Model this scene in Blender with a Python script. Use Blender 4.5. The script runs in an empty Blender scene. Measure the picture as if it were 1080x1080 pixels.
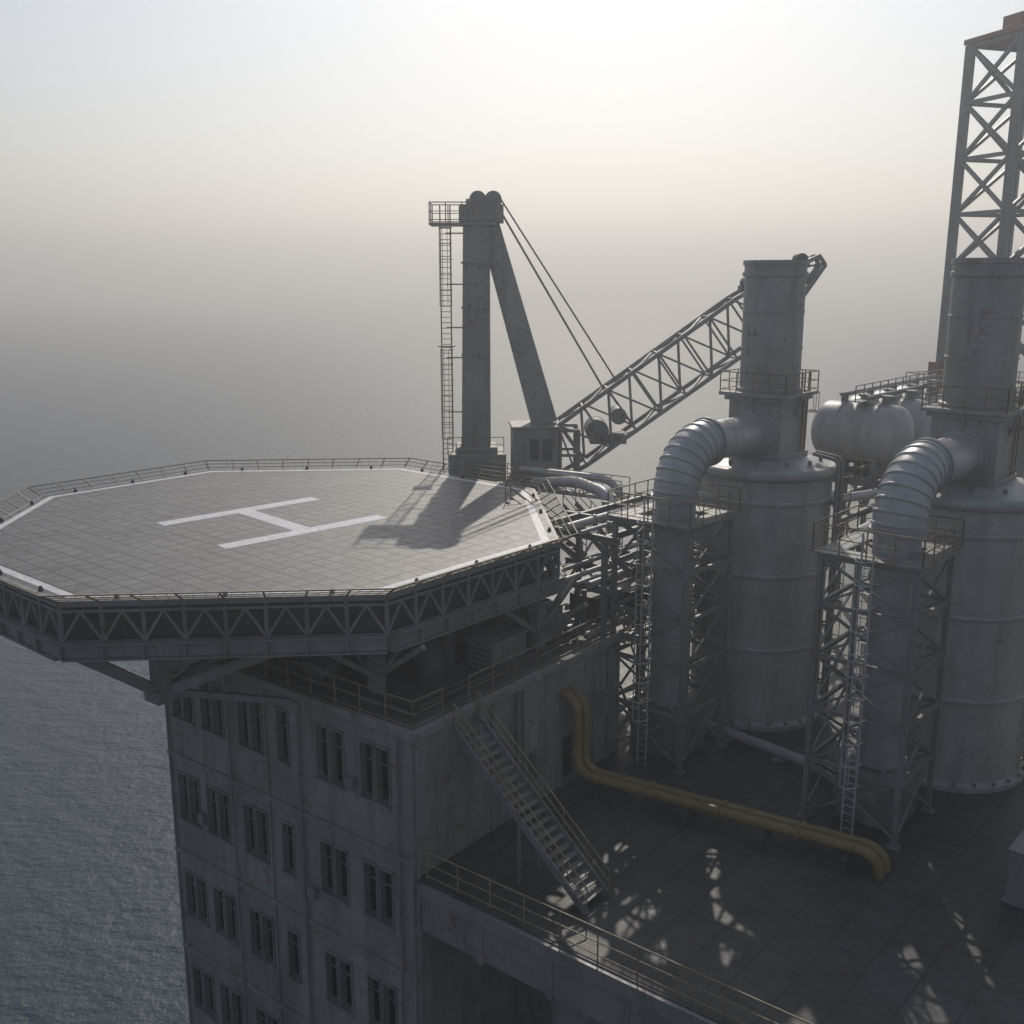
import bpy, math, random
from mathutils import Vector, Matrix
random.seed(7)
CZ=46.5
Z=Vector((0,0,1))
def W(x,y,d): return Vector((x,y,CZ-d))
def V(*a): return Vector(a)
def adir(deg):
    r=math.radians(deg); return Vector((math.cos(r),math.sin(r),0))
scn=bpy.context.scene
# ---------------------------------------------------------------- materials
def nd(nt,t,**k):
    n=nt.nodes.new(t)
    for a,b in k.items(): setattr(n,a,b)
    return n
def newmat(name):
    m=bpy.data.materials.new(name); m.use_nodes=True
    nt=m.node_tree
    return m,nt,nt.nodes['Principled BSDF']
def ramp(nt,fac,stops):
    r=nd(nt,'ShaderNodeValToRGB')
    e=r.color_ramp.elements
    while len(e)<len(stops): e.new(.5)
    for i,(p,c) in enumerate(stops):
        e[i].position=p
        e[i].color=(c[0],c[1],c[2],1) if hasattr(c,'__len__') else (c,c,c,1)
    nt.links.new(fac,r.inputs[0]); return r.outputs[0]
def mixc(nt,fac,a,b,mode='MIX'):
    m=nd(nt,'ShaderNodeMix',data_type='RGBA',blend_type=mode)
    for s,v in ((m.inputs[0],fac),(m.inputs[6],a),(m.inputs[7],b)):
        if isinstance(v,bpy.types.NodeSocket): nt.links.new(v,s)
        elif isinstance(v,(int,float)): s.default_value=v
        else: s.default_value=(v[0],v[1],v[2],1)
    return m.outputs[2]
def noise(nt,vec,scale,detail=6,rough=.6,mscale=None):
    if mscale:
        mp=nd(nt,'ShaderNodeMapping'); mp.inputs['Scale'].default_value=mscale
        nt.links.new(vec,mp.inputs[0]); vec=mp.outputs[0]
    n=nd(nt,'ShaderNodeTexNoise'); n.inputs['Scale'].default_value=scale
    n.inputs['Detail'].default_value=detail; n.inputs['Roughness'].default_value=rough
    nt.links.new(vec,n.inputs['Vector']); return n.outputs['Fac']
def steel(name,col,rust=.25,rough=.55,metal=0.0,dirt=.5,sc=1.0,bump=.25,seam=None):
    m,nt,b=newmat(name); L=nt.links
    g=nd(nt,'ShaderNodeNewGeometry').outputs['Position']
    n1=noise(nt,g,.45*sc); n2=noise(nt,g,3.2*sc,8,.7); n3=noise(nt,g,1.6*sc,6,.65,(1,1,.12)); n4=noise(nt,g,14*sc,4,.6)
    c=(col[0],col[1],col[2]); dk=tuple(x*(1-.62*dirt) for x in c); lt=tuple(min(1,x*1.22) for x in c)
    base=mixc(nt,ramp(nt,n1,[(.3,0),(.7,1)]),lt,tuple(x*(1-.3*dirt) for x in c))
    base=mixc(nt,ramp(nt,n3,[(.45,0),(.75,.85)]),base,dk)
    base=mixc(nt,ramp(nt,n2,[(.52,0),(.72,.55)]),base,dk)
    if rust>0:
        rm=nd(nt,'ShaderNodeMath',operation='MULTIPLY'); 
        L.new(ramp(nt,n2,[(.55-.12*rust,0),(.68-.1*rust,1)]),rm.inputs[0]); L.new(ramp(nt,noise(nt,g,.8*sc,5,.6),[(.56-.1*rust,0),(.74-.1*rust,1)]),rm.inputs[1])
        rc=mixc(nt,n4,(.14,.065,.035),(.24,.13,.075))
        rr=nd(nt,'ShaderNodeMath',operation='MULTIPLY'); L.new(rm.outputs[0],rr.inputs[0]); rr.inputs[1].default_value=min(1,.5+rust)
        base=mixc(nt,rr.outputs[0],base,rc)
    h=n4
    if seam:
        br=nd(nt,'ShaderNodeTexBrick'); mp=nd(nt,'ShaderNodeMapping')
        mp.inputs['Rotation'].default_value=seam[2]
        L.new(g,mp.inputs[0]); L.new(mp.outputs[0],br.inputs['Vector'])
        br.offset=seam[3] if len(seam)>3 else 0
        br.inputs['Scale'].default_value=1; br.inputs['Brick Width'].default_value=seam[0]; br.inputs['Row Height'].default_value=seam[1]
        br.inputs['Mortar Size'].default_value=.03; br.inputs['Color1'].default_value=(1,1,1,1); br.inputs['Color2'].default_value=(.78,.78,.78,1); br.inputs['Mortar'].default_value=(.4,.4,.4,1)
        base=mixc(nt,.9,base,br.outputs['Color'],'MULTIPLY')
    L.new(base,b.inputs['Base Color'])
    rg=nd(nt,'ShaderNodeMapRange'); L.new(n2,rg.inputs[0]); rg.inputs[3].default_value=max(.05,rough-.15); rg.inputs[4].default_value=min(1,rough+.2)
    L.new(rg.outputs[0],b.inputs['Roughness']); b.inputs['Metallic'].default_value=metal
    bp=nd(nt,'ShaderNodeBump'); bp.inputs['Strength'].default_value=bump; bp.inputs['Distance'].default_value=.03
    L.new(h,bp.inputs['Height']); L.new(bp.outputs[0],b.inputs['Normal'])
    return m
GA=49.3
mtank=steel('weathered_tank_paint',(.4,.395,.39),.14,.42,dirt=.5)
mduct=steel('duct_galvanised',(.42,.42,.42),.06,.38,.2,dirt=.4)
mchim=steel('chimney_paint',(.33,.32,.305),.4,.5,dirt=.55)
mconc=steel('accommodation_wall_paint',(.29,.28,.265),.32,.75,dirt=.85,sc=.8,bump=.4)
msteel=steel('structural_steel',(.24,.238,.235),.4,.5,.15,dirt=.55)
mdark=steel('dark_steel',(.085,.085,.085),.4,.55,.2,dirt=.5)
mcrane=steel('crane_paint',(.29,.28,.262),.6,.55,dirt=.6)
mrail=steel('railing_paint',(.28,.22,.13),.4,.5,dirt=.5)
myel=steel('yellow_pipe_paint',(.24,.18,.08),.4,.5,dirt=.6)
mladder=steel('ladder_paint',(.5,.5,.48),.25,.4,.2,dirt=.3)
mred=steel('red_oxide_paint',(.22,.09,.06),.3,.6,dirt=.4)
mfloor=steel('deck_plate',(.085,.086,.087),.3,.55,.1,dirt=.6,seam=(3.0,1.5,(0,0,math.radians(-GA)),.5))
mroof=steel('roof_plate',(.15,.148,.145),.3,.6,.0,dirt=.5,seam=(2.0,2.0,(0,0,math.radians(-GA))))
def glass():
    m,nt,b=newmat('window_glass'); b.inputs['Base Color'].default_value=(.012,.015,.018,1); b.inputs['Roughness'].default_value=.12
    g=nd(nt,'ShaderNodeNewGeometry').outputs['Position']
    nt.links.new(ramp(nt,noise(nt,g,3),[(.4,.08),(.7,.4)]),b.inputs['Roughness']); return m
mglass=glass()
def padmat():
    m,nt,b=newmat('helideck_panels'); L=nt.links
    g=nd(nt,'ShaderNodeNewGeometry').outputs['Position']
    mp=nd(nt,'ShaderNodeMapping'); mp.inputs['Rotation'].default_value=(0,0,math.radians(-GA)); L.new(g,mp.inputs[0])
    br=nd(nt,'ShaderNodeTexBrick'); br.offset=0; L.new(mp.outputs[0],br.inputs['Vector'])
    br.inputs['Scale'].default_value=1; br.inputs['Brick Width'].default_value=.8; br.inputs['Row Height'].default_value=.8
    br.inputs['Mortar Size'].default_value=.06; br.inputs['Mortar Smooth'].default_value=.3; br.inputs['Color1'].default_value=(1,1,1,1); br.inputs['Color2'].default_value=(.66,.66,.68,1); br.inputs['Mortar'].default_value=(.28,.28,.28,1)
    n1=noise(nt,g,.25); n2=noise(nt,g,2.2,8,.7); n3=noise(nt,g,18,4,.7); n4=noise(nt,mp.outputs[0],1.2,6,.7,(1,.18,1)); n5=noise(nt,g,.55,7,.7)
    c=mixc(nt,ramp(nt,n1,[(.35,0),(.65,1)]),(.132,.13,.13),(.09,.09,.094))
    c=mixc(nt,ramp(nt,n2,[(.5,0),(.75,.55)]),c,(.055,.053,.05))
    c=mixc(nt,ramp(nt,n5,[(.52,0),(.68,.5)]),c,(.05,.049,.05))
    c=mixc(nt,ramp(nt,n4,[(.5,0),(.8,.5)]),c,(.18,.175,.17))
    c=mixc(nt,.9,c,br.outputs['Color'],'MULTIPLY')
    L.new(c,b.inputs['Base Color'])
    L.new(ramp(nt,n2,[(.3,.34),(.7,.56)]),b.inputs['Roughness'])
    ad=nd(nt,'ShaderNodeMath',operation='MULTIPLY_ADD'); L.new(n3,ad.inputs[0]); ad.inputs[1].default_value=.5; L.new(br.outputs['Fac'],ad.inputs[2])
    bp=nd(nt,'ShaderNodeBump'); bp.invert=True; bp.inputs['Strength'].default_value=.6; bp.inputs['Distance'].default_value=.03
    L.new(ad.outputs[0],bp.inputs['Height']); L.new(bp.outputs[0],b.inputs['Normal']); return m
mpad=padmat()
def paintmat():
    m,nt,b=newmat('worn_white_marking'); L=nt.links
    g=nd(nt,'ShaderNodeNewGeometry').outputs['Position']
    n=noise(nt,g,4,8,.75); n2=noise(nt,g,.9,4,.6)
    c=mixc(nt,ramp(nt,n,[(.48,0),(.66,.8)]),(.68,.68,.73),(.25,.25,.26)); c=mixc(nt,ramp(nt,n2,[(.4,0),(.8,.5)]),c,(.32,.32,.32))
    L.new(c,b.inputs['Base Color']); b.inputs['Roughness'].default_value=.5; return m
mpaint=paintmat()
def seamat():
    m,nt,b=newmat('sea_water'); L=nt.links
    g=nd(nt,'ShaderNodeNewGeometry').outputs['Position']
    b.inputs['Base Color'].default_value=(.035,.058,.085,1); b.inputs['Roughness'].default_value=.5; b.inputs['IOR'].default_value=1.33
    a=noise(nt,g,.3,5,.6,(1,1.5,1)); d=noise(nt,g,1.3,4,.6)
    x=nd(nt,'ShaderNodeMath',operation='MULTIPLY_ADD'); L.new(d,x.inputs[0]); x.inputs[1].default_value=.3; L.new(a,x.inputs[2])
    bp=nd(nt,'ShaderNodeBump'); bp.inputs['Strength'].default_value=1; bp.inputs['Distance'].default_value=.4
    L.new(x.outputs[0],bp.inputs['Height']); L.new(bp.outputs[0],b.inputs['Normal'])
    return m
# ---------------------------------------------------------------- mesh builder
class M:
    def __init__(s): s.v=[];s.f=[]
    def add(s,vs,fs):
        o=len(s.v); s.v+= [Vector(v) for v in vs]; s.f+=[tuple(i+o for i in f) for f in fs]
    def hbox(s,c,ax,ay,az):
        c=Vector(c); vs=[c+ax*i+ay*j+az*k for k in(-1,1) for j in(-1,1) for i in(-1,1)]
        s.add(vs,[(0,2,3,1),(4,5,7,6),(0,1,5,4),(2,6,7,3),(0,4,6,2),(1,3,7,5)])
    def box(s,c,sx,sy,sz,ang=0):
        a=adir(ang); b=adir(ang+90); s.hbox(c,a*sx/2,b*sy/2,Z*sz/2)
    def beam(s,p,q,w,h=None,up=None,w2=None):
        p=Vector(p);q=Vector(q); h=h or w; d=q-p
        if d.length<1e-6: return
        d=d.normalized(); u=up or Z
        if abs(d.dot(u))>.98: u=adir(GA)
        x=d.cross(u).normalized(); y=x.cross(d).normalized()
        k=(w2 or w)/w
        vs=[]
        for P,t in((p,1),(q,k)):
            vs+=[P+x*i*w/2*t+y*j*h/2*t for i,j in((-1,-1),(1,-1),(1,1),(-1,1))]
        s.add(vs,[(3,2,1,0),(4,5,6,7),(0,1,5,4),(1,2,6,5),(2,3,7,6),(3,0,4,7)])
    def ibeam(s,p,q,w,h):
        s.beam(Vector(p)+Z*(h/2-.03),Vector(q)+Z*(h/2-.03),w,.06); s.beam(Vector(p)-Z*(h/2-.03),Vector(q)-Z*(h/2-.03),w,.06); s.beam(p,q,.06,h-.12)
    def path(s,pts,r,n=10,cap=True):
        pts=[Vector(p) for p in pts]; rs=r if hasattr(r,'__len__') else [r]*len(pts)
        prev=None; rings=[]
        for i,p in enumerate(pts):
            d=(pts[min(i+1,len(pts)-1)]-pts[max(i-1,0)])
            d=d.normalized() if d.length>1e-9 else prev_d
            prev_d=d
            if prev is None:
                u=Z if abs(d.z)<.9 else Vector((1,0,0)); x=d.cross(u).normalized()
            else: x=(prev-d*prev.dot(d)).normalized()
            prev=x; y=d.cross(x)
            rings.append([p+(x*math.cos(2*math.pi*k/n)+y*math.sin(2*math.pi*k/n))*rs[i] for k in range(n)])
        vs=[v for R in rings for v in R]; fs=[]
        for i in range(len(rings)-1):
            for k in range(n):
                k2=(k+1)%n; fs.append((i*n+k,i*n+k2,(i+1)*n+k2,(i+1)*n+k))
        if cap: fs.append(tuple(range(n))[::-1]); fs.append(tuple((len(rings)-1)*n+k for k in range(n)))
        s.add(vs,fs)
    def tube(s,p,q,r,n=8,r2=None): s.path([p,q],[r,r2 if r2 is not None else r],n)
    def lathe(s,c,prof,n=48,cap=False):
        c=Vector(c); vs=[];fs=[]
        for r,z in prof:
            vs+=[c+Vector((r*math.cos(2*math.pi*k/n),r*math.sin(2*math.pi*k/n),z)) for k in range(n)]
        for i in range(len(prof)-1):
            for k in range(n):
                k2=(k+1)%n; fs.append((i*n+k,i*n+k2,(i+1)*n+k2,(i+1)*n+k))
        if cap: fs.append(tuple((len(prof)-1)*n+k for k in range(n)))
        s.add(vs,fs)
    def prism(s,poly,z0,z1):
        n=len(poly); vs=[Vector((p[0],p[1],z0)) for p in poly]+[Vector((p[0],p[1],z1)) for p in poly]
        fs=[tuple(range(n))[::-1],tuple(range(n,2*n))]+[(i,(i+1)%n,n+(i+1)%n,n+i) for i in range(n)]
        s.add(vs,fs)
    def quad(s,a,b,c,d): s.add([a,b,c,d],[(0,1,2,3)])
def fillet(pts,rad,seg=8):
    pts=[Vector(p) for p in pts]; out=[pts[0]]
    for i in range(1,len(pts)-1):
        a=(pts[i-1]-pts[i]); b=(pts[i+1]-pts[i]); r=min(rad,a.length*.49 if i>1 else a.length*.95,b.length*.49 if i<len(pts)-2 else b.length*.95)
        a.normalize(); b.normalize(); P=pts[i]+a*r; Q=pts[i]+b*r
        ang=a.angle(b); R=r*math.tan(ang/2); bis=(a+b).normalized(); C=pts[i]+bis*(R/math.sin(ang/2))
        va=P-C; vb=Q-C; tot=va.angle(vb)
        for k in range(seg+1):
            t=k/seg; w=(va*math.sin((1-t)*tot)+vb*math.sin(t*tot))/math.sin(tot); out.append(C+w)
    out.append(pts[-1]); return out
def empty(name,loc):
    e=bpy.data.objects.new(name,None); e.location=loc; e.empty_display_size=.5; scn.collection.objects.link(e); return e
def mk(name,m,mat,parent=None,bevel=0,smooth=True):
    me=bpy.data.meshes.new(name); o=Vector((0,0,0)) if parent is None else parent.location
    me.from_pydata([tuple(v-o) for v in m.v],[],m.f); me.materials.append(mat)
    if smooth:
        me.polygons.foreach_set('use_smooth',[True]*len(me.polygons)); me.set_sharp_from_angle(angle=math.radians(38))
    me.update()
    ob=bpy.data.objects.new(name,me); scn.collection.objects.link(ob)
    if parent is not None: ob.parent=parent
    if bevel:
        b=ob.modifiers.new('bevel','BEVEL'); b.width=bevel; b.segments=2; b.limit_method='ANGLE'; b.angle_limit=math.radians(50)
    return ob
def railing(m,pts,h=1.1,sp=1.4,r=.028,closed=False,rails=(1,.55,.12)):
    pts=[Vector(p) for p in pts]
    if closed: pts=pts+[pts[0]]
    for a,b in zip(pts[:-1],pts[1:]):
        n=max(1,round((b-a).length/sp))
        for i in range(n+1): 
            p=a.lerp(b,i/n); m.tube(p,p+Z*h,r,6)
        for t in rails: m.tube(a+Z*h*t,b+Z*h*t,r*(1 if t==1 else .75),6)
def ladder(m,base,top,side,out,cage=True,w=.45):
    base=Vector(base);top=Vector(top);side=side.normalized();out=out.normalized()
    for sg in(-1,1): m.beam(base+side*w/2*sg,top+side*w/2*sg+Z*1.0,.07,.04)
    n=int((top-base).length/.32)
    for i in range(n+1):
        p=base.lerp(top,i/n); m.tube(p-side*w/2,p+side*w/2,.022,5)
    if cage:
        H=(top-base).length; n=int((H-2.2)/.9); R=.38
        ang=[math.pi*k/8 for k in range(9)]
        for i in range(n+1):
            p=base.lerp(top,(2.3+i*.9)/H)
            m.path([p+side*R*math.cos(t)+out*(R*1.7*math.sin(t)) for t in ang],.028,5)
        for t in ang[1:-1:2]:
            o=side*R*math.cos(t)+out*(R*1.7*math.sin(t)); m.tube(base.lerp(top,2.3/H)+o,base.lerp(top,(2.3+n*.9)/H)+o,.018,5)
def stair(m,mr,p,q,w,side):
    p=Vector(p);q=Vector(q); side=side.normalized(); d=q-p; n=max(3,int(abs(d.z)/.24))
    dh=Vector((d.x,d.y,0)).normalized()
    for sg in(-1,1): m.beam(p+side*w/2*sg,q+side*w/2*sg,.06,.28)
    for i in range(1,n):
        c=p.lerp(q,i/n); m.hbox(c,dh*.13,side*(w/2-.03),Z*.025)
    for sg in(-1,1):
        for t in(1.0,.55): mr.tube(p+side*w/2*sg+Z*t,q+side*w/2*sg+Z*t,.028,6)
        k=max(2,int(d.length/1.3))
        for i in range(k+1):
            c=p.lerp(q,i/k)+side*w/2*sg; mr.tube(c,c+Z*1.0,.028,6)
a_=adir(GA); b_=adir(GA+90)
# ---------------------------------------------------------------- SEA, FOG
m=M(); S=9000
m.quad(V(-S,-S,0),V(S,-S,0),V(S,S,0),V(-S,S,0)); mk('sea',m,seamat(),smooth=False)
m=M(); m.hbox(V(0,0,58),V(8500,0,0),V(0,8500,0),V(0,0,62))
fm=bpy.data.materials.new('fog_volume'); fm.use_nodes=True; nt=fm.node_tree; nt.nodes.clear()
vs=nd(nt,'ShaderNodeVolumeScatter'); vs.inputs['Color'].default_value=(.645,.68,.73,1); vs.inputs['Density'].default_value=.0026; vs.inputs['Anisotropy'].default_value=.5
ou=nd(nt,'ShaderNodeOutputMaterial'); nt.links.new(vs.outputs[0],ou.inputs['Volume'])
mk('sea_fog',m,fm,smooth=False)
# ---------------------------------------------------------------- HELIDECK
HC=V(-11.06,47.73,CZ-11); e1,e2=11.3,9.87; rot=math.radians(4.31)
w=e1/2+e2/math.sqrt(2)
def octp(off=0.0):
    k=off*math.tan(math.radians(22.5)); a=e1/2+k; W_=w+off
    loc=[(-a,-W_),(a,-W_),(W_,-a),(W_,a),(a,W_),(-a,W_),(-W_,a),(-W_,-a)]
    c,s=math.cos(rot),math.sin(rot); return [V(HC.x+c*x-s*y,HC.y+s*x+c*y,0) for x,y in loc]
hel=empty('helideck',HC); hz=HC.z
m=M(); m.prism(octp(0),hz-.22,hz); mk('deck_surface',m,mpad,hel)
m=M(); O=octp(-.35);I=octp(-.7)
for i in range(8):
    j=(i+1)%8; zz=hz+.004
    m.quad(O[i]+Z*zz,O[j]+Z*zz,I[j]+Z*zz,I[i]+Z*zz)
hd=adir(43.5); hp=adir(-46.5)
hc=V(-11.05,47.05,hz+.004)
for sg in(-1,1):
    c=hc+hp*2.83*sg; m.quad(c-hd*4.15-hp*.42,c+hd*4.15-hp*.42,c+hd*4.15+hp*.42,c-hd*4.15+hp*.42)
m.quad(hc-hd*.42-hp*2.41,hc+hd*.42-hp*2.41,hc+hd*.42+hp*2.41,hc-hd*.42+hp*2.41)
mk('painted_markings',m,mpaint,hel,smooth=False)
mf=M(); mp=M(); mn=M(); md=M(); ml=M()
O=octp(.02); In=octp(-.6); Ou=octp(.8)
for i in range(8):
    j=(i+1)%8; p=O[i];q=O[j]; t=(q-p).normalized(); nrm=V(t.y,-t.x,0)
    mf.beam(p+Z*(hz-.1),q+Z*(hz-.1),.16,.22); mf.beam(p+Z*(hz-.38),q+Z*(hz-.38),.1,.1)
    mp.beam(p+nrm*.06+Z*(hz-1.82),q+nrm*.06+Z*(hz-1.82),.24,.5)
    mf.beam(p+nrm*.12+Z*(hz-1.52),q+nrm*.12+Z*(hz-1.52),.5,.06); mf.beam(p+nrm*.1+Z*(hz-2.1),q+nrm*.1+Z*(hz-2.1),.5,.06)
    md.beam(In[i]+Z*(hz-1.1),In[j]+Z*(hz-1.1),.06,1.7)
    L=(q-p).length; n=round(L/1.42)
    for k in range(n):
        A=p.lerp(q,k/n);B=p.lerp(q,(k+1)/n);C=(A+B)/2
        mf.beam(A+Z*(hz-.2),A+Z*(hz-1.5),.1,.12)
        mf.beam(A+Z*(hz-1.5),C+Z*(hz-.4),.09,.09); mf.beam(C+Z*(hz-.4),B+Z*(hz-1.5),.09,.09)
        mf.hbox(A+nrm*.2+Z*(hz-1.82),t*.03,nrm*.14,Z*.24)
    for f_ in(.17,.5,.83):
        A=p.lerp(q,f_)-nrm*.18+Z*hz; ml.tube(A,A+Z*.1,.09,10); ml.tube(A+Z*.1,A+Z*.18,.06,10)
    P=Ou[i];Q=Ou[j]; n=round(L/1.5)
    for k in range(n+1):
        A=p.lerp(q,k/n)+Z*(hz-.05);B=P.lerp(Q,k/n)+Z*(hz+.42); mn.tube(A,B,.035,6)
    for f_ in (.33,.66,1): mn.tube((p+Z*(hz-.05)).lerp(P+Z*(hz+.42),f_),(q+Z*(hz-.05)).lerp(Q+Z*(hz+.42),f_),.03 if f_==1 else .018,6)
    n=round(L/.42)
    for k in range(n): mn.tube(p.lerp(q,k/n)+Z*(hz-.05),P.lerp(Q,(k+.5)/n)+Z*(hz+.42),.009,4)
mk('edge_truss',mf,msteel,hel); mk('rim_girder',mp,msteel,hel,bevel=.02); mk('safety_net_frame',mn,mrail,hel); mk('inner_skirt',md,mdark,hel); mk('perimeter_lamp_housings',ml,mdark,hel)
m=M()
O=octp(-.5)
for k in range(-5,6):
    for d1,d2 in((a_,b_),):
        c=V(HC.x,HC.y,hz-.5)+d1*k*2.2; hl=math.sqrt(max(0,(w-1.0)**2-(k*2.2)**2*.85))
        m.ibeam(c-d2*hl,c+d2*hl,.25,.5)
for k in(-2,-.66,.66,2):
    c=V(HC.x,HC.y,hz-1.35)+b_*k*3.4; hl=math.sqrt((w-.8)**2-(k*3.4)**2*.8); m.ibeam(c-a_*hl,c+a_*hl,.4,1.0)
for k in(-1.6,0,1.6):
    c=V(HC.x,HC.y,hz-2.1)+a_*k*3.6; hl=math.sqrt((w-.8)**2-(k*3.6)**2*.8); m.ibeam(c-b_*hl,c+b_*hl,.4,.8)
mk('underside_girders',m,msteel,hel)
# ---------------------------------------------------------------- ACCOMMODATION BUILDING
A2=adir(52);B2=adir(142); C0=W(-3.5,34.3,16); RZ=C0.z
bld=empty('accommodation_building',C0)
LB,LA=15.2,13.6; bot=CZ-36
def wall(mw,mg,mfr,orig,du,nrm,length,z0,z1,ops,dep=.28):
    us=sorted(set([0,length]+[o[0] for o in ops]+[o[1] for o in ops])); zs=sorted(set([z0,z1]+[o[2] for o in ops]+[o[3] for o in ops]))
    P=lambda u,z,d=0: V(orig.x,orig.y,0)+du*u+Z*z-nrm*d
    for i in range(len(us)-1):
        for k in range(len(zs)-1):
            u=(us[i]+us[i+1])/2; z=(zs[k]+zs[k+1])/2
            if any(o[0]<u<o[1] and o[2]<z<o[3] for o in ops): continue
            mw.quad(P(us[i],zs[k]),P(us[i+1],zs[k]),P(us[i+1],zs[k+1]),P(us[i],zs[k+1]))
    for a,b,c,d in ops:
        mw.quad(P(a,c),P(b,c),P(b,c,dep),P(a,c,dep)); mw.quad(P(a,d),P(b,d),P(b,d,dep),P(a,d,dep))
        mw.quad(P(a,c),P(a,d),P(a,d,dep),P(a,c,dep)); mw.quad(P(b,c),P(b,d),P(b,d,dep),P(b,c,dep))
        mg.quad(P(a,c,dep-.02),P(b,c,dep-.02),P(b,d,dep-.02),P(a,d,dep-.02))
        u0=(a+b)/2; zc=(c+d)/2
        mfr.hbox(P(u0,d+.05,-.03),du*((b-a)/2+.08),nrm*.05,Z*.05); mfr.hbox(P(u0,c-.05,-.05),du*((b-a)/2+.1),nrm*.08,Z*.05)
        for uu in(a-.04,b+.04): mfr.hbox(P(uu,zc,-.02),du*.04,nrm*.03,Z*((d-c)/2-.01))
        mfr.hbox(P(u0,zc+.35,dep-.06),du*(b-a)/2,nrm*.03,Z*.03)
mw=M();mg=M();mfr=M()
ops=[]
for row in(16.8,21.75,26.7,31.6):
    for s_,pair in((13.9,1),(11.8,1),(9.24,1),(7.16,0),(4.41,1),(1.97,1)):
        offs=(-.42,.42) if pair else (0,)
        for o in offs: ops.append((s_+o-.31,s_+o+.31,CZ-row-2.2,CZ-row))
nL=-A2; wall(mw,mg,mfr,C0,B2,nL,LB,bot,RZ+.0,ops)
ops2=[(9.2,10.2,CZ-21.4,CZ-19.3)]
wall(mw,mg,mfr,C0,A2,-B2,LA,bot,RZ,ops2)
P1=C0+B2*LB; P2=P1+A2*LA; P3=C0+A2*LA
for p,q in((P1,P2),(P2,P3)):
    mw.quad(V(p.x,p.y,bot),V(q.x,q.y,bot),V(q.x,q.y,RZ),V(p.x,p.y,RZ))
mk('walls',mw,mconc,bld,smooth=False); mk('window_panes',mg,mglass,bld,smooth=False); mk('window_frames',mfr,msteel,bld)
m=M(); mid=(C0+P2)/2; m.hbox(V(mid.x,mid.y,RZ+.03),A2*(LA/2-.1),B2*(LB/2-.1),Z*.05); mk('roof_surface',m,mroof,bld)
m=M()
for p,q in((C0,P1),(P1,P2),(P2,P3),(P3,C0)):
    d=(q-p).normalized(); m.beam(p-d*.12+Z*.1,q+d*.12+Z*.1-d*.24,.3,.32)
for zz in(CZ-20.9,CZ-25.7,CZ-30.7):
    m.beam(V(C0.x,C0.y,zz)-A2*.06,V(P1.x,P1.y,zz)-A2*.06,.14,.22)
for s_ in(.1,8.2,15.1):
    c=C0+B2*s_-A2*.05; m.beam(V(c.x,c.y,RZ-.1),V(c.x,c.y,bot),.1,.12)
for s_ in(.1,4.4,8.0,11.6,13.5):
    c=C0+A2*s_+B2*-.05; m.beam(V(c.x,c.y,RZ-.1),V(c.x,c.y,bot),.1,.12)
mk('trim_bands',m,mconc,bld,bevel=.015)
m=M()
for s_,r_ in((6.1,.06),(10.55,.05),(.7,.05)):
    c=C0+B2*s_-A2*.15; m.tube(V(c.x,c.y,RZ-.1),V(c.x,c.y,bot),r_,8)
for s_,z_ in((3.15,18.6),(12.85,23.4),(5.65,24.2)):
    c=C0+B2*s_-A2*.14; m.box(V(c.x,c.y,CZ-z_),.22,.4,.5,52)
for s_ in(5.9,6.3,12.6): c=C0+A2*s_-B2*.14; m.tube(V(c.x,c.y,RZ-.2),V(c.x,c.y,CZ-21.5),.06,8)
for s_,z_ in((4.9,18.2),(7.2,19.6),(12.2,18.6)): c=C0+A2*s_-B2*.2; m.box(V(c.x,c.y,CZ-z_),.8,.4,1.0,52)
mk('wall_pipes_and_boxes',m,msteel,bld)
m=M(); k=.2; railing(m,[C0+A2*k+B2*k+A2*1.6+Z*.2,C0+A2*k+B2*k+Z*.2,P1+A2*k-B2*k+Z*.2,P2-A2*k-B2*k+Z*.2]); railing(m,[C0+A2*3.3+B2*k+Z*.2,P3-A2*k+B2*k+Z*.2]); mk('roof_railing',m,mrail,bld)
m=M();m2=M()
def rp(s,t,z=0): return C0+A2*s+B2*t+Z*(z+.1)
for s_,t_,sx,sy,sz in((7.5,2.2,2.2,1.4,1.2),(10.8,2.6,1.5,1.8,1.6),(11.5,7,2.5,2,1.5),(3.0,9.5,1.6,1.2,.9),(2.4,12.6,1.2,1.8,1.1),(7.2,10.5,3,2,1.3),(9,5.2,1,1,.7),(1.6,6.6,.8,1.1,.7)):
    m.box(rp(s_,t_,sz/2),sx,sy,sz,52)
    m.box(rp(s_,t_,sz+.05),sx+.12,sy+.12,.1,52)
    for i in range(4): m2.box(rp(s_-sx/2-.02,t_,.25+i*sz*.18),.04,sy*.7,.06,52)
mk('rooftop_units',m,msteel,bld,bevel=.02); mk('vent_louvres',m2,mdark,bld)
m=M()
m.path(fillet([rp(4.2,3,0),rp(4.2,3,1.6),rp(4.2,8,1.6),rp(4.2,8,0)],1.0),.62,18)
m.path(fillet([rp(5.8,3.6,0),rp(5.8,3.6,1.9),rp(5.8,9,1.9),rp(5.8,9,0)],.9),.45,16)
for t_ in(1.2,1.6,11.0): m.path(fillet([rp(1.2,t_,.25),rp(12.5,t_,.25),rp(12.5,t_,2.2)],.4),.11,8)
for s_ in(1.0,1.35,6.6): m.path(fillet([rp(s_,.8,.3),rp(s_,14.6,.3)],.4),.09,8)
for s_,t_ in((2.2,4.4),(8.4,7.6),(12.4,4.5),(5.2,12)):
    m.tube(rp(s_,t_,0),rp(s_,t_,1.1),.16,10); m.lathe(rp(s_,t_,1.1),[(.34,0),(.34,.12),(.05,.3)],14)
mk('roof_ducts',m,mdark,bld)
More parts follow.
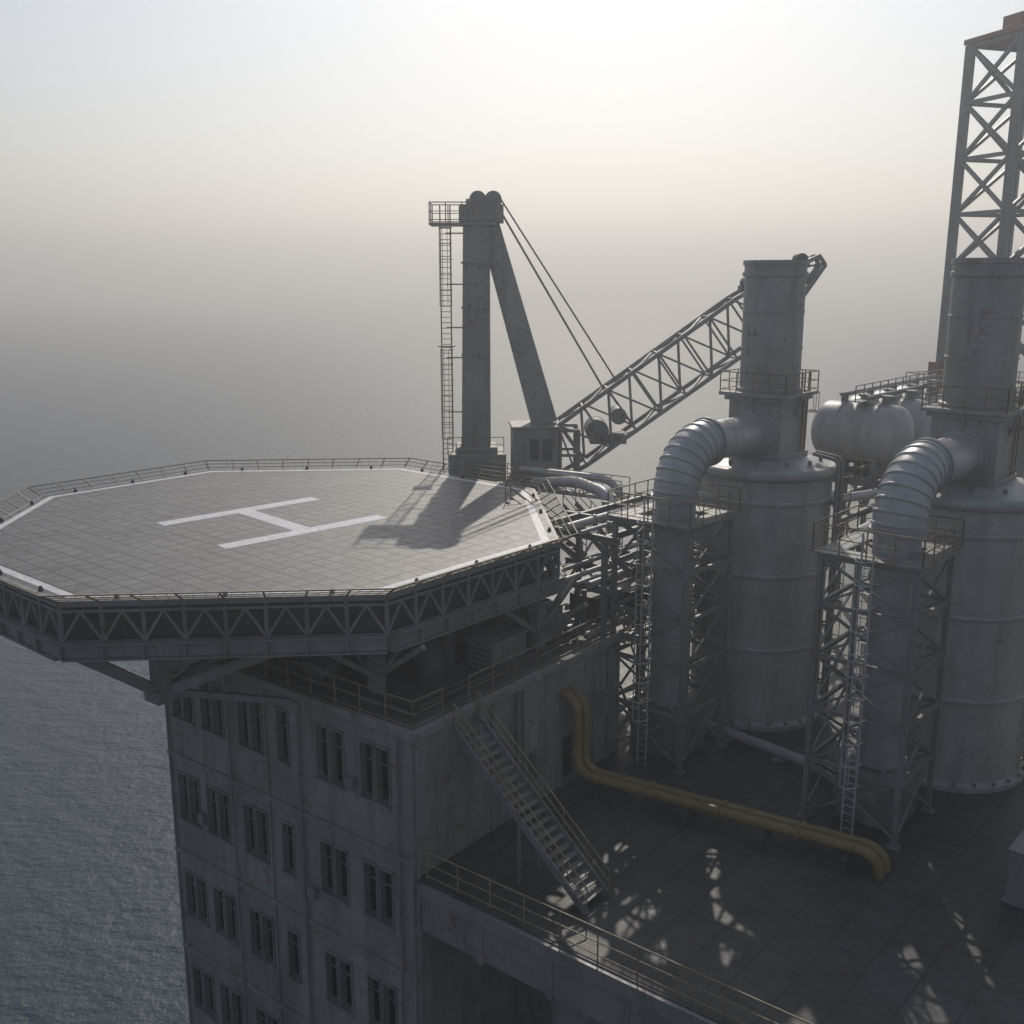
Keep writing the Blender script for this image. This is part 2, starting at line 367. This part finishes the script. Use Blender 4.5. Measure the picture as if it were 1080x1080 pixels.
# helideck legs
m=M()
RT=RZ+.1
for s_,t_ in((1.6,3.4),(2.2,12.2),(9.5,1.6),(9.5,8.5),(11,14.2)):
    p=C0+A2*s_+B2*t_; p=V(p.x,p.y,RT); m.beam(p,V(p.x,p.y,hz-2.0),.5,.5); m.box(p+Z*.06,.9,.9,.12,52)
    m.box(V(p.x,p.y,hz-2.55),.8,.8,.12,52)
    for d1 in(a_,-a_,b_,-b_): m.beam(p+Z*.9,V(p.x,p.y,hz-2.15)+d1*2.6,.2,.2)
N1=W(-13.1,36.6,15.2); N2=C0+B2*12.6-A2*.1; N2=V(N2.x,N2.y,CZ-16.3)
m.beam(N1,V(N1.x,N1.y,hz-2.0),.55,.55); m.box(N1,.9,.9,.5,52)
vA=octp(-.3)
m.beam(N1,V(vA[0].x,vA[0].y,hz-2.05),.3,.35); m.beam(N1,V(vA[7].x,vA[7].y,hz-2.05),.3,.35)
m.beam(N1,W(-8.2,36.2,13.2),.3,.35); m.beam(N1,W(-9.5,40.5,13.4),.3,.3)
m.beam(N1,N2,.4,.45); N3=C0+B2*6.5-A2*.15; m.beam(N1+Z*.1,V(N3.x,N3.y,RZ-.2),.25,.25)
mk('support_legs',m,msteel,hel)
st=empty('exterior_staircase',C0); m=M(); mr=M()
p=C0+A2*2.7-B2*.15; q=p-B2*6.0; p=V(p.x,p.y,RZ-.25); q=V(q.x,q.y,CZ-21.48)
stair(m,mr,p,q,1.4,A2)
mid=p.lerp(q,.5)
for sg in(-.6,.6): c=mid+A2*sg; m.beam(V(c.x,c.y,CZ-21.5),c-Z*.1,.12,.12)
mk('treads_and_stringers',m,msteel,st); mk('handrails',mr,mrail,st)
# ---------------------------------------------------------------- MAIN DECK
dz=CZ-21.5
md_=empty('main_deck',V(C0.x,C0.y,dz))
g=lambda s,t: C0+A2*s+B2*t
poly=[g(0,-.02),g(0,-46),g(46,-46),g(46,21),g(15,21),g(15,15.3),g(LA+.02,15.3),g(LA+.02,-.02)]
m=M(); m.prism([(p.x,p.y) for p in poly],dz-.5,dz); mk('deck_plating',m,mfloor,md_)
m=M(); 
for t_ in range(0,-46,-3): m.ibeam(V(*g(.3,t_-1)[:2],dz-1.1),V(*g(45,t_-1)[:2],dz-1.1),.4,1.1)
m.beam(V(*g(.15,-.2)[:2],dz-1.3),V(*g(.15,-46)[:2],dz-1.3),.25,1.5); m.beam(V(*g(.0,-.2)[:2],dz-.3),V(*g(.0,-46)[:2],dz-.3),.35,.5)
for t_ in range(-3,-46,-3): m.beam(V(*g(.1,t_)[:2],dz-.5),V(*g(.1,t_)[:2],dz-2.2),.3,.2)
for s_ in (3,22,42):
    for t_ in(-6,-40) if s_<20 else (18,-6,-40): 
        c=g(s_,t_); m.tube(V(c.x,c.y,-20),V(c.x,c.y,dz-.6),1.6,28)
for t_ in(-6,-40): m.tube(V(*g(3,t_)[:2],4),V(*g(42,t_)[:2],dz-4),.6,14)
m.tube(V(*g(3,-6)[:2],3),V(*g(3,-40)[:2],dz-4),.6,14); m.tube(V(*g(3,-40)[:2],3),V(*g(3,-6)[:2],dz-4),.6,14)
for s_,t_ in((3,3),(3,12.5),(11,3),(11,12.5)): c=g(s_,t_); m.tube(V(c.x,c.y,-20),V(c.x,c.y,bot),1.3,24)
mk('substructure',m,msteel,md_)
m=M(); railing(m,[V(*g(.25,-.3)[:2],dz),V(*g(.25,-45)[:2],dz)],1.1,1.5,.03); mk('edge_railing',m,mrail,md_)
# ---------------------------------------------------------------- TANKS, DUCTS, SCAFFOLDS
def tank_unit(off,dx=0):
    off=V(off[0],off[1],0)
    c=V(12.4,50.4,dz)+off; t=empty('process_tank_with_chimney',c)
    R=3.2
    prof=[(R+.25,0),(R+.25,.22),(R+.05,.3),(R,.35)]
    for zb in(4.05,7.7,11.2): prof+=[(R,zb-.12),(R+.1,zb-.1),(R+.14,zb),(R+.1,zb+.1),(R,zb+.12)]
    prof+=[(R,12.2)]
    for k in range(9):
        th=-math.pi/2+k*math.pi*1.1/8; prof.append((R+.08+.26*math.cos(th),12.5+.26*math.sin(th)))
    prof+=[(2.85,12.8),(2.3,12.96),(1.8,13.0),(0.01,13.05)]
    m=M(); m.lathe(c,prof,72); mk('tank_body',m,mtank,t)
    m=M(); m.box(c+Z*14.4,2.75,2.75,3.0,GA); m.box(c+Z*13.1,3.0,3.0,.25,GA); mk('chimney_base_block',m,mchim,t,bevel=.04)
    m=M(); m.box(c+Z*16.05,3.5,3.5,.16,GA); m.box(c+Z*15.85,3.1,3.1,.22,GA); 
    for k in range(4):
        d=adir(GA+90*k); m.beam(c+Z*15.0+d*1.4,c+Z*15.95+d*1.72,.1,.1)
    mk('chimney_platform',m,mchim,t,bevel=.02)
    m=M(); h=1.7; railing(m,[c+a_*i*h+b_*j*h+Z*16.13 for i,j in((-1,-1),(1,-1),(1,1),(-1,1))],.95,.85,.028,True); mk('platform_railing',m,mrail,t)
    m=M(); r=1.42
    prof=[(r+.12,16.1),(r+.12,16.3),(r,16.35),(r,21.5),(r+.1,21.52),(r+.1,21.7),(r+.02,21.72),(r+.02,22.0),(r+.09,22.02),(r+.09,22.24),(r-.15,22.24),(r-.2,20.5),(0.01,20.4)]
    m.lathe(c,prof,48)
    mk('chimney_stack',m,mchim,t)
    m=M()
    for zz in (18.2,19.9): m.lathe(c,[(r+.005,zz-.05),(r+.035,zz-.04),(r+.035,zz+.04),(r+.005,zz+.05)],48)
    mk('chimney_seams',m,mchim,t)
    m=M(); ladder(m,c-b_*1.45+a_*.9+Z*12.9,c-b_*1.5+a_*.9+Z*16.15,a_,-b_,True); ladder(m,c+adir(-20)*3.35,c+adir(-20)*3.5+Z*12.7,adir(70),adir(-20)); mk('access_ladder',m,mrail,t)
    m=M(); 
    for an,r_ in((-38,.09),(-30,.14)):
        d=adir(an); m.path(fillet([c+d*2.4+Z*13.3,c+d*3.65+Z*13.1,c+d*3.65+Z*.2],.3),r_,10)
        for zz in(2,5,8,11): m.beam(c+d*3.0+Z*zz,c+d*3.7+Z*zz,.08,.08)
    for an in range(0,360,30):
        d=adir(an+8); m.tube(c+d*2.6+Z*12.8,c+d*2.6+Z*13.05,.09,8)
    for an in range(0,360,15):
        d=adir(an); m.box(c+d*3.34+Z*.3,.12,.12,.16,an)
    mk('tank_fittings',m,msteel,t)
    pc=V(7.25+dx,45.25,dz)+off; hd_=V(c.x-pc.x,c.y-pc.y,0).normalized(); hz_=CZ-7.3
    du=empty('exhaust_duct',pc)
    S0=V(c.x,c.y,hz_)-hd_*1.2; K=V(pc.x,pc.y,hz_); rb=2.15
    m=M(); m.path([S0,K+hd_*rb],.9,32,False)
    m.path([S0-hd_*.0,S0-hd_*.22],1.12,32); m.path([S0-hd_*.25,S0-hd_*.5],1.0,32)
    pts=[];rs=[]; N=9
    C=K+hd_*rb-Z*rb
    for i in range(N):
        for f_,rr in((0,1.0),(.38,1.0),(.42,1.06),(.58,1.06),(.62,1.0)):
            th=(i+f_)/N*math.pi/2; pts.append(C+Z*rb*math.cos(th)-hd_*rb*math.sin(th)); rs.append(rr)
    pts.append(C-hd_*rb); rs.append(1.0)
    m.path(pts,rs,36)
    m.path([K+hd_*(rb+.12),K+hd_*(rb-.02)],1.12,36)
    top=V(pc.x,pc.y,hz_-rb)
    m.path([top+Z*.02,top-Z*.15],1.1,36)
    m.path([top-Z*.15,V(pc.x,pc.y,dz+2.6)],.9,36)
    for zz in(10.2,8.0,5.6,3.4): m.path([V(pc.x,pc.y,dz+zz),V(pc.x,pc.y,dz+zz-.14)],.97,36)
    m.path([V(pc.x,pc.y,dz+2.62),V(pc.x,pc.y,dz+2.45)],1.06,36)
    mk('duct_pipe',m,mduct,du)
    m=M(); m.path([V(pc.x,pc.y,dz+2.5),V(pc.x,pc.y,dz+1.95)],[.9,1.5],4); m.box(pc+Z*1.0,2.5,2.5,1.9,GA); m.box(pc+Z*1.98,2.7,2.7,.12,GA)
    mk('duct_base_housing',m,msteel,du,bevel=.03)
    sc_c=V(7.2,45.25,dz)+off
    s_=1.85; sc=empty('duct_support_tower',sc_c); m=M(); H=11.15
    pc=sc_c; cor=[pc+a_*i*s_+b_*j*s_ for i,j in((-1,-1),(1,-1),(1,1),(-1,1))]
    for p in cor: m.beam(p,p+Z*H,.2,.2); m.box(p+Z*.04,.45,.45,.08,GA)
    lev=[0.3,2.6,4.8,7.0,9.1,H-.15]
    for i in range(4):
        p,q=cor[i],cor[(i+1)%4]
        for z1,z2 in zip(lev[:-1],lev[1:]):
            m.beam(p+Z*z1,q+Z*z2,.09,.09); m.beam(q+Z*z1,p+Z*z2,.09,.09)
        for z1 in lev[1:]: m.beam(p+Z*z1,q+Z*z1,.14,.16)
    mk('tower_frame',m,msteel,sc)
    m=M(); k=s_+.25; hh=1.15; zt=H+.02
    m.hbox(pc+Z*zt+a_*(k+hh)/2,a_*(k-hh)/2,b_*k,Z*.05); m.hbox(pc+Z*zt-a_*(k+hh)/2,a_*(k-hh)/2,b_*k,Z*.05)
    m.hbox(pc+Z*zt+b_*(k+hh)/2,a_*hh,b_*(k-hh)/2,Z*.05); m.hbox(pc+Z*zt-b_*(k+hh)/2,a_*hh,b_*(k-hh)/2,Z*.05)
    mk('platform_deck',m,msteel,sc)
    m=M(); railing(m,[pc+a_*i*k+b_*j*k+Z*(zt+.05) for i,j in((-1,-1),(1,-1),(1,1),(-1,1))],1.1,.95,.03,True); mk('platform_railing',m,mrail,sc)
    m=M(); lp=pc-a_*(s_+.35)-b_*0.1; ladder(m,lp,lp+Z*(H+.1),b_,-a_); mk('caged_ladder',m,mladder,sc)
tank_unit((0,0)); tank_unit((7.32,-6.2),.3); tank_unit((17.4,-14.2))
# ---------------------------------------------------------------- DECK PIPES
pp=empty('yellow_pipeline',V(3,41,dz))
m=M()
def dk(x,y,z=0): return V(x,y,dz+z)
pd=V(.857,-.515,0)
for k_ in(0,.5):
    a=g(9.1+k_,0); a=V(a.x,a.y,dz+4.3-k_*.15); b=a-B2*(.85+k_*.1)
    c=V(b.x,b.y,dz+.85); d=c+pd*12.5
    e_=V(d.x,d.y,dz+.3)
    m.path(fillet([a,b,c,d,e_-Z*.3],.75,10),.21,16)
    for f_ in(.25,.5,.75): 
        x=c.lerp(d,f_); m.path([x,x+(d-c).normalized()*.12],.28,16)
mk('pipes',m,myel,pp)
m=M()
for f_ in(.15,.4,.65,.9):
    x=c.lerp(d,f_)+V(-.25,-.35,0)
    m.box(V(x.x,x.y,dz+.56),.2,1.5,.12,-31)
    for sg in(-.55,.55): y_=x+adir(59)*sg; m.box(V(y_.x,y_.y,dz+.25),.14,.14,.5,-31)
mk('pipe_supports',m,mdark,pp)
pp=empty('deck_pipework',V(12,45,dz)); m=M()
m.path(fillet([dk(9.2,47.2,.4),dk(11.6,44.6,.4),dk(13.4,42.6,.4),dk(15.5,38.5,.4)],.6),.24,14)
m.path(fillet([dk(4.2,46.5,.5),dk(6.2,50,.5),dk(10,52.5,.5),dk(10,52.5,3)],.6),.18,12)
m.path(fillet([dk(17.0,50.0,9.1),dk(19.0,52.5,9.1),dk(22.5,50.5,9.1),dk(26,47,9.1)],.8),.32,14)
m.path(fillet([dk(15.5,54,9.8),dk(21,57,9.8),dk(24.5,60,9.8)],.8),.26,14)
for x,y in((10.2,46),(12.3,43.9),(14.2,41)): m.box(dk(x,y,.08),.9,.25,.16,20)
mk('pipes',m,mduct,pp)
# ---------------------------------------------------------------- PIPE RACK behind helideck
rk=empty('pipe_rack',V(5,52,dz)); m=M();mb=M();mr=M();mpz=M();mgr=M()
R0=V(3.0,46.0,0)
gx=[0,3.0,6.0,9.0,12.5,16]; gy=[-1.5,2.2]
lv=[16.2,13.8,11.4]
for i,x in enumerate(gx):
    for y in gy:
        p=R0+a_*x+b_*y; m.beam(V(p.x,p.y,dz),V(p.x,p.y,CZ-(11.4 if i<4 else 13.8)),.22,.22)
    for L_ in lv[:(3 if i<4 else 2)]:
        p=R0+a_*x+b_*gy[0];q=R0+a_*x+b_*gy[1]; m.ibeam(V(p.x,p.y,CZ-L_)-b_*.8,V(q.x,q.y,CZ-L_)+b_*.8,.2,.3)
for y in gy:
    for L_ in lv:
        x1=16 if L_>12 else 9
        p=R0+b_*y;q=R0+a_*x1+b_*y; m.ibeam(V(p.x,p.y,CZ-L_),V(q.x,q.y,CZ-L_),.2,.3)
    for i in range(4):
        for z1,z2 in((16.2,13.8),(13.8,11.4) if i<3 else (16.2,13.8),(21.5,16.2)):
            p=R0+a_*gx[i]+b_*y;q=R0+a_*gx[i+1]+b_*y
            if (i+int(z1))%2: p,q=q,p
            m.beam(V(p.x,p.y,CZ-z1),V(q.x,q.y,CZ-z2),.09,.09)
for L_,ys in((16.2,(-1.0,-.5,.1,.7,1.3,1.8)),(13.8,(-1.1,-.4,.3,1.5)),(11.4,(-.6,.2))):
    for y in ys:
        x1=17 if L_>12 else 9.5; r_=random.choice((.1,.13,.17,.2)); p=R0-a_*.6+b_*y; q=R0+a_*x1+b_*y
        zc=CZ-L_+.17+r_; mpz.path([V(p.x,p.y,zc),V(q.x,q.y,zc)],r_,12)
        for f_ in(.2,.5,.8): 
            c=V(p.x,p.y,zc).lerp(V(q.x,q.y,zc),f_); mpz.path([c,c+a_*.1],r_+.07,12)
for L_ in(16.2,13.8):
    p=R0+b_*(gy[0]-.9);q=R0+a_*(16 if L_>14 else 12)+b_*(gy[0]-.9)
    p=V(p.x,p.y,CZ-L_+.2);q=V(q.x,q.y,CZ-L_+.2); mgr.beam(p,q,1.1,.05); railing(mr,[p-b_*.5,q-b_*.5],1.05,1.3); railing(mr,[p+b_*.5,q+b_*.5],1.05,1.3)
p=W(-2.5,61.5,11.9);q=W(6.2,56.0,11.9)
mgr.beam(p,q,1.3,.08); railing(mr,[p+V(-.3,-.6,0),q+V(-.3,-.6,0)],1.1,1.2); railing(mr,[p+V(.3,.6,0),q+V(.3,.6,0)],1.1,1.2)
mpz.path(fillet([W(1.3,59,11.6),W(3.5,56.5,11.0),W(5.0,53.0,11.0),W(5.3,52.2,13.5)],.9),.3,14)
mpz.path(fillet([W(.5,60,11.0),W(5.6,57,11.0),W(6.6,55,13.0)],.9),.22,14)
stair(mgr,mr,W(-.2,51.2,11.0),W(3.6,50.2,13.7),1.0,V(.25,.97,0)); stair(mgr,mr,W(3.0,53.3,11.6),W(5.2,50.6,13.7),.9,V(.77,.63,0))
for x in(1.5,4.5,7.5): 
    p=R0+a_*x+b_*.3; mb.box(V(p.x,p.y,CZ-16.0+.8),1.3,1.6,1.2,GA)
mk('rack_frame',m,msteel,rk); mk('rack_pipes',mpz,mduct,rk); mk('walkways',mgr,msteel,rk); mk('rack_railings',mr,mrail,rk); mk('valve_boxes',mb,mdark,rk,bevel=.02)
# ---------------------------------------------------------------- CRANE
cr=empty('pedestal_crane',V(-2.2,64,dz)); m=M()
cx,cy=-2.2,64
m.tube(V(cx+1.5,cy,dz),W(cx+1.5,cy,12.7),2.0,40); m.lathe(W(cx+1.5,cy,12.7),[(2.0,0),(2.6,.15),(2.6,.4),(1,.41)],40); mk('pedestal',m,mcrane,cr)
m=M(); m.box(W(cx,cy,11.35),3.5,3.0,1.6,4); m.box(W(cx+1.9,cy,12.2),7.2,3.4,.3,4); m.box(W(cx,cy,10.4),2.5,2.4,.5,4)
mk('slewing_base',m,mcrane,cr,bevel=.05)
TP=-3.1
m=M(); m.beam(W(cx,cy,10.4),W(cx+.1,cy,TP),1.75,1.75,V(0,1,0),1.55)
m.beam(W(cx+4.2,cy,8.8),W(cx+.85,cy,TP+.1),1.6,1.3,V(0,1,0),1.2); mk('king_post_and_a_frame',m,mcrane,cr,bevel=.06)
m=M()
for zz in(7.4,4.6,1.8,-.8): m.box(W(cx+.02,cy,zz),1.78-.01*(10-zz),1.8,.1,0)
m.box(W(cx+.4,cy,TP-.5),2.6,2.0,1.0,0); m.box(W(cx-.7,cy,TP+.1),3.9,2.4,.14,0)
for i in(-.3,.6): m.path([W(cx+.5+i,cy-.5,TP-1.3),W(cx+.5+i,cy+.5,TP-1.3)],.5,20)
m.box(W(cx+.4,cy,TP-1.15),1.8,1.3,.35,0); mk('crane_head',m,mcrane,cr,bevel=.03)
m=M(); railing(m,[W(cx-2.6,cy-1.2,TP),W(cx+1.2,cy-1.2,TP),W(cx+1.2,cy+1.2,TP),W(cx-2.6,cy+1.2,TP)],1.1,1.0,.035,True)
lx=cx-1.75
for z1,z2 in((12,4.2),(4.0,TP)): 
    ladder(m,W(lx,cy-.2,z1),W(lx,cy-.2,z2),V(1,0,0),V(0,-1,0),w=.6)
    for zz in(z1-1,(z1+z2)/2,z2+.6): m.beam(W(lx,cy-.1,zz),W(cx-.7,cy-.1,zz),.08,.08)
m.box(W(lx,cy,4.1),1.0,1.0,.08,0); railing(m,[W(cx-1.7,cy-1.3,10.5),W(cx+1.7,cy-1.3,10.5)],1.0,.9)
mk('mast_ladder_and_rails',m,mrail,cr)
m=M(); m.box(W(1.35,cy-.3,10.5),2.7,2.8,3.1,4); m.box(W(1.35,cy-.3,8.88),2.95,3.0,.16,4); mk('machine_house',m,mcrane,cr,bevel=.04)
m=M(); 
for i in range(3): m.box(W(.55+i*.8,cy-1.72,10.2),.55,.06,1.3,4)
for i in range(2): m.box(W(2.72,cy-1.0+i*1.2,10.2),.06,.8,1.3,4)
mk('machine_house_louvres',m,mdark,cr)
m=M()
for x in(2.9,4.0):
    for y in(-1.3,1.1): m.beam(W(x,cy+y,12.2),W(x,cy+y,9.1),.2,.2)
for z_ in(9.1,10.6): 
    for y in(-1.3,1.1): m.beam(W(2.8,cy+y,z_),W(4.1,cy+y,z_),.18,.18)
m.beam(W(2.9,cy-1.3,9.1),W(4.0,cy-1.3,12),.12,.12)
m.path([W(5.2,cy-1.0,9.2),W(5.2,cy+1.0,9.2)],.7,20)
m.path([W(6.5,cy-.8,8.3),W(6.5,cy+.8,8.3)],.5,20); m.box(W(5.9,cy,9.7),2.2,1.6,.6,0)
mk('winch_frame',m,mcrane,cr,bevel=.0)
m=M()
B0=W(3.7,cy,10.0);B1=W(18.5,cy,-.7); ax=(B1-B0).normalized(); up=V(-ax.z,0,ax.x); LB_=(B1-B0).length
def sec(t):
    u=max(0,(t-.76)/.24)
    d=1.5*(1-u)+.3*u; wd=1.25-.65*u
    c=B0.lerp(B1,t)+up*u*.3
    return [c+up*d+V(0,-wd,0),c+up*d+V(0,wd,0),c-up*d+V(0,wd,0),c-up*d+V(0,-wd,0)]
N=10; S_=[sec(i/N) for i in range(N+1)]
for i in range(N):
    for k in range(4): m.beam(S_[i][k],S_[i+1][k],.24,.24)
    for k in range(4):
        k2=(k+1)%4
        m.beam(S_[i][k],S_[i][k2],.12,.12)
        if i%2: m.beam(S_[i][k],S_[i+1][k2],.12,.12)
        else: m.beam(S_[i][k2],S_[i+1][k],.12,.12)
for k in range(4): m.beam(S_[N][k],S_[N][(k+1)%4],.2,.2)
m.beam(S_[0][3],W(3.2,cy-1.15,12),.25,.25); m.beam(S_[0][2],W(3.2,cy+1.15,12),.25,.25)
mk('lattice_boom',m,mcrane,cr)
m=M()
for t_,r_,o_ in((.77,.38,1.7),(.90,.38,1.2),(.95,.38,1.0)):
    c=B0.lerp(B1,t_)+up*o_
    for y in(-.35,.0,.35): m.path([c+V(0,y-.1,0),c+V(0,y+.1,0)],r_,18)
    m.box(c-V(0,0,.3),.9,1.1,.3,0)
mk('boom_sheaves',m,mdark,cr)
m=M()
for y in(-.5,.5): 
    m.tube(W(cx+1.2,cy+y,TP-1.2),W(5.6,cy+y,6.7),.06,6); 
    m.tube(W(cx+1.5,cy+y*.6,TP-1.4),B0.lerp(B1,.24)+up*1.6+V(0,y,0),.045,6)
mk('boom_cables',m,mrail,cr)
# ---------------------------------------------------------------- PRESSURE VESSELS
sup=empty('vessel_platform',V(25,66,dz)); m=M()
VD=1.2
V0=V(21.0,62.2,0); vz=CZ-7.9-VD
for i in range(6):
    for j in(-3.0,3.0):
        p=V0+a_*(i*3.6-2)+b_*j; m.beam(V(p.x,p.y,dz),V(p.x,p.y,CZ-10.6-VD),.3,.3)
for j in(-3,0,3): 
    p=V0-a_*2.6+b_*j;q=V0+a_*17+b_*j; m.ibeam(V(p.x,p.y,CZ-10.5-VD),V(q.x,q.y,CZ-10.5-VD),.3,.5); m.ibeam(V(p.x,p.y,CZ-13-VD),V(q.x,q.y,CZ-13-VD),.3,.4)
for i in range(6): 
    p=V0+a_*(i*3.6-2); m.ibeam(V(p.x,p.y,CZ-10.55-VD)-b_*3.4,V(p.x,p.y,CZ-10.55-VD)+b_*3.4,.25,.4)
    for j in(-3,3): 
        q=p+b_*j; 
        if i<5: m.beam(V(q.x,q.y,CZ-16),V(q.x,q.y,CZ-11-VD)+a_*3.6,.12,.12); m.beam(V(q.x,q.y,CZ-11-VD),V(q.x,q.y,CZ-16)+a_*3.6,.12,.12)
mk('platform_frame',m,msteel,sup)
m=M(); railing(m,[V(*(V0-a_*2.6+b_*3.6)[:2],CZ-10.2-VD),V(*(V0-a_*2.6-b_*3.6)[:2],CZ-10.2-VD),V(*(V0+a_*16-b_*3.6)[:2],CZ-10.2-VD)],1.1,1.3,.04); mk('platform_railing',m,mrail,sup)
for i in range(4):
    c=V0+a_*i*3.85; c=V(c.x,c.y,vz); ve=empty('pressure_vessel',c); m=M(); R=1.75; L_=2.0
    pts=[];rs=[]
    for k in range(9): th=math.pi/2*k/8; pts.append(c-b_*(L_+.95*math.cos(th))); rs.append(max(.02,R*math.sin(th)))
    for f_ in(-.6,-.58,-.52,-.5,.5,.52,.58,.6): pts.append(c+b_*L_*f_); rs.append(R+(.07 if f_ in(-.58,-.52,.52,.58) else 0))
    for k in range(9): th=math.pi/2*(1-k/8); pts.append(c+b_*(L_+.95*math.cos(th))); rs.append(max(.02,R*math.sin(th)))
    m.path(pts,rs,40,False); mk('vessel_shell',m,mtank,ve)
    m=M()
    for j in(-1.3,1.3): m.hbox(c+b_*j-Z*1.85,a_*1.2,b_*.15,Z*.8)
    for j in(-1.4,0,1.2): m.tube(c+b_*j+Z*1.6,c+b_*j+Z*2.15,.22,12); m.tube(c+b_*j+Z*2.15,c+b_*j+Z*2.28,.34,12)
    mk('saddles_and_nozzles',m,msteel,ve)
m=M(); p=V0-a_*1.8;q=V0+a_*14
for j,z_ in((-.9,2.25),(.6,2.35)): m.path([V(p.x,p.y,vz+z_)+b_*j,V(q.x,q.y,vz+z_)+b_*j],.13,10)
railing(m,[V(p.x,p.y,vz+2.0)-b_*.2,V(q.x,q.y,vz+2.0)-b_*.2],.9,1.2,.035); m.beam(V(p.x,p.y,vz+1.98)-b_*.2,V(q.x,q.y,vz+1.98)-b_*.2,.7,.06)
mk('vessel_header_pipes',m,msteel,sup)
# ---------------------------------------------------------------- DERRICK
de=empty('drilling_derrick',V(40.3,88,dz)); m=M(); D0=V(40.3,88,0); zb=CZ-8.0; zt=CZ+18; DA=18
def dc(z,i,j):
    t=(z-zb)/(zt-zb); h=2.9*(1-t)+2.8*t; p=D0+adir(DA)*i*h+adir(DA+90)*j*h; return V(p.x,p.y,z)
lv=[zb+i*(zt-zb)/6 for i in range(7)]
cs=((-1,-1),(1,-1),(1,1),(-1,1))
for i,j in cs: m.beam(dc(zb,i,j),dc(zt,i,j),.65,.65)
for z1,z2 in zip(lv[:-1],lv[1:]):
    for k in range(4):
        A,B=cs[k],cs[(k+1)%4]; m.beam(dc(z1,*A),dc(z2,*B),.26,.26); m.beam(dc(z1,*B),dc(z2,*A),.26,.26); m.beam(dc(z2,*A),dc(z2,*B),.3,.3)
mk('derrick_lattice',m,msteel,de)
m=M(); m.box(V(D0.x,D0.y,zt+.3),6.4,6.4,.4,DA); m.box(V(D0.x,D0.y,zt+1.2),3,2,1.4,DA); 
for i,j in cs: 
    p=dc(zb,i,j); m.box(p-Z*.2,1.4,1.4,2.2,DA)
mk('crown_and_feet',m,mred,de,bevel=.04)
m=M(); m.box(V(D0.x,D0.y,(zb-1.5+dz)/2),9,9,zb-1.5-dz,DA); m.box(V(D0.x,D0.y,zb-1.4),10,10,.4,DA); mk('derrick_substructure',m,mcrane,de,bevel=.05)
m=M(); railing(m,[V(D0.x,D0.y,zb-1.2)+adir(DA)*i*4.8+adir(DA+90)*j*4.8 for i,j in cs],1.1,1.4,.04,True); mk('derrick_railing',m,mrail,de)
m=M(); m.prism([(28,78),(50,70),(58,98),(32,104)],dz-.5,dz-.01); mk('deck_extension',m,mfloor,md_)
for x,y,sx,sy,sz,an in((18.5,33,1.6,1.6,1.9,49),):
    e=empty('equipment_cabinet',dk(x,y)); m=M(); m.box(dk(x,y,sz/2+.08),sx,sy,sz,an); m.box(dk(x,y,sz+.11),sx+.1,sy+.1,.06,an); m.box(dk(x,y,.04),sx+.2,sy+.2,.08,an)
    d=adir(an-90); m.box(dk(x,y,sz*.55)+d*(sy/2+.01),sx*.8,.04,sz*.7,an); mk('cabinet_body',m,msteel,e,bevel=.02)
# ---------------------------------------------------------------- CAMERA / LIGHT / WORLD
cam=bpy.data.cameras.new('Camera'); co=bpy.data.objects.new('Camera',cam); scn.collection.objects.link(co)
co.location=(0,0,CZ); co.rotation_euler=(math.radians(90-12.71),0,0); cam.sensor_width=36; cam.lens=36*1101/1080; cam.clip_start=.5; cam.clip_end=20000
scn.camera=co
EL,AZ=36,5
sd=V(math.sin(math.radians(AZ))*math.cos(math.radians(EL)),math.cos(math.radians(AZ))*math.cos(math.radians(EL)),math.sin(math.radians(EL)))
sl=bpy.data.lights.new('sun','SUN'); sl.energy=2.6; sl.angle=math.radians(.6); sl.color=(1,.935,.85)
so=bpy.data.objects.new('sun',sl); scn.collection.objects.link(so); so.rotation_euler=(-sd).to_track_quat('-Z','Y').to_euler(); so.location=(0,0,120)
wd=bpy.data.worlds.new('World'); scn.world=wd; wd.use_nodes=True; nt=wd.node_tree; bg=nt.nodes['Background']
sk=nd(nt,'ShaderNodeTexSky',sky_type='NISHITA'); sk.sun_disc=False; sk.sun_elevation=math.radians(EL); sk.sun_rotation=math.radians(AZ); sk.air_density=1.0; sk.dust_density=1.2; sk.ozone_density=1
hs=nd(nt,'ShaderNodeHueSaturation'); hs.inputs['Saturation'].default_value=.72
nt.links.new(sk.outputs[0],hs.inputs['Color']); nt.links.new(hs.outputs[0],bg.inputs[0]); bg.inputs[1].default_value=.09
scn.view_settings.view_transform='Standard'; scn.view_settings.look='None'; scn.view_settings.exposure=0
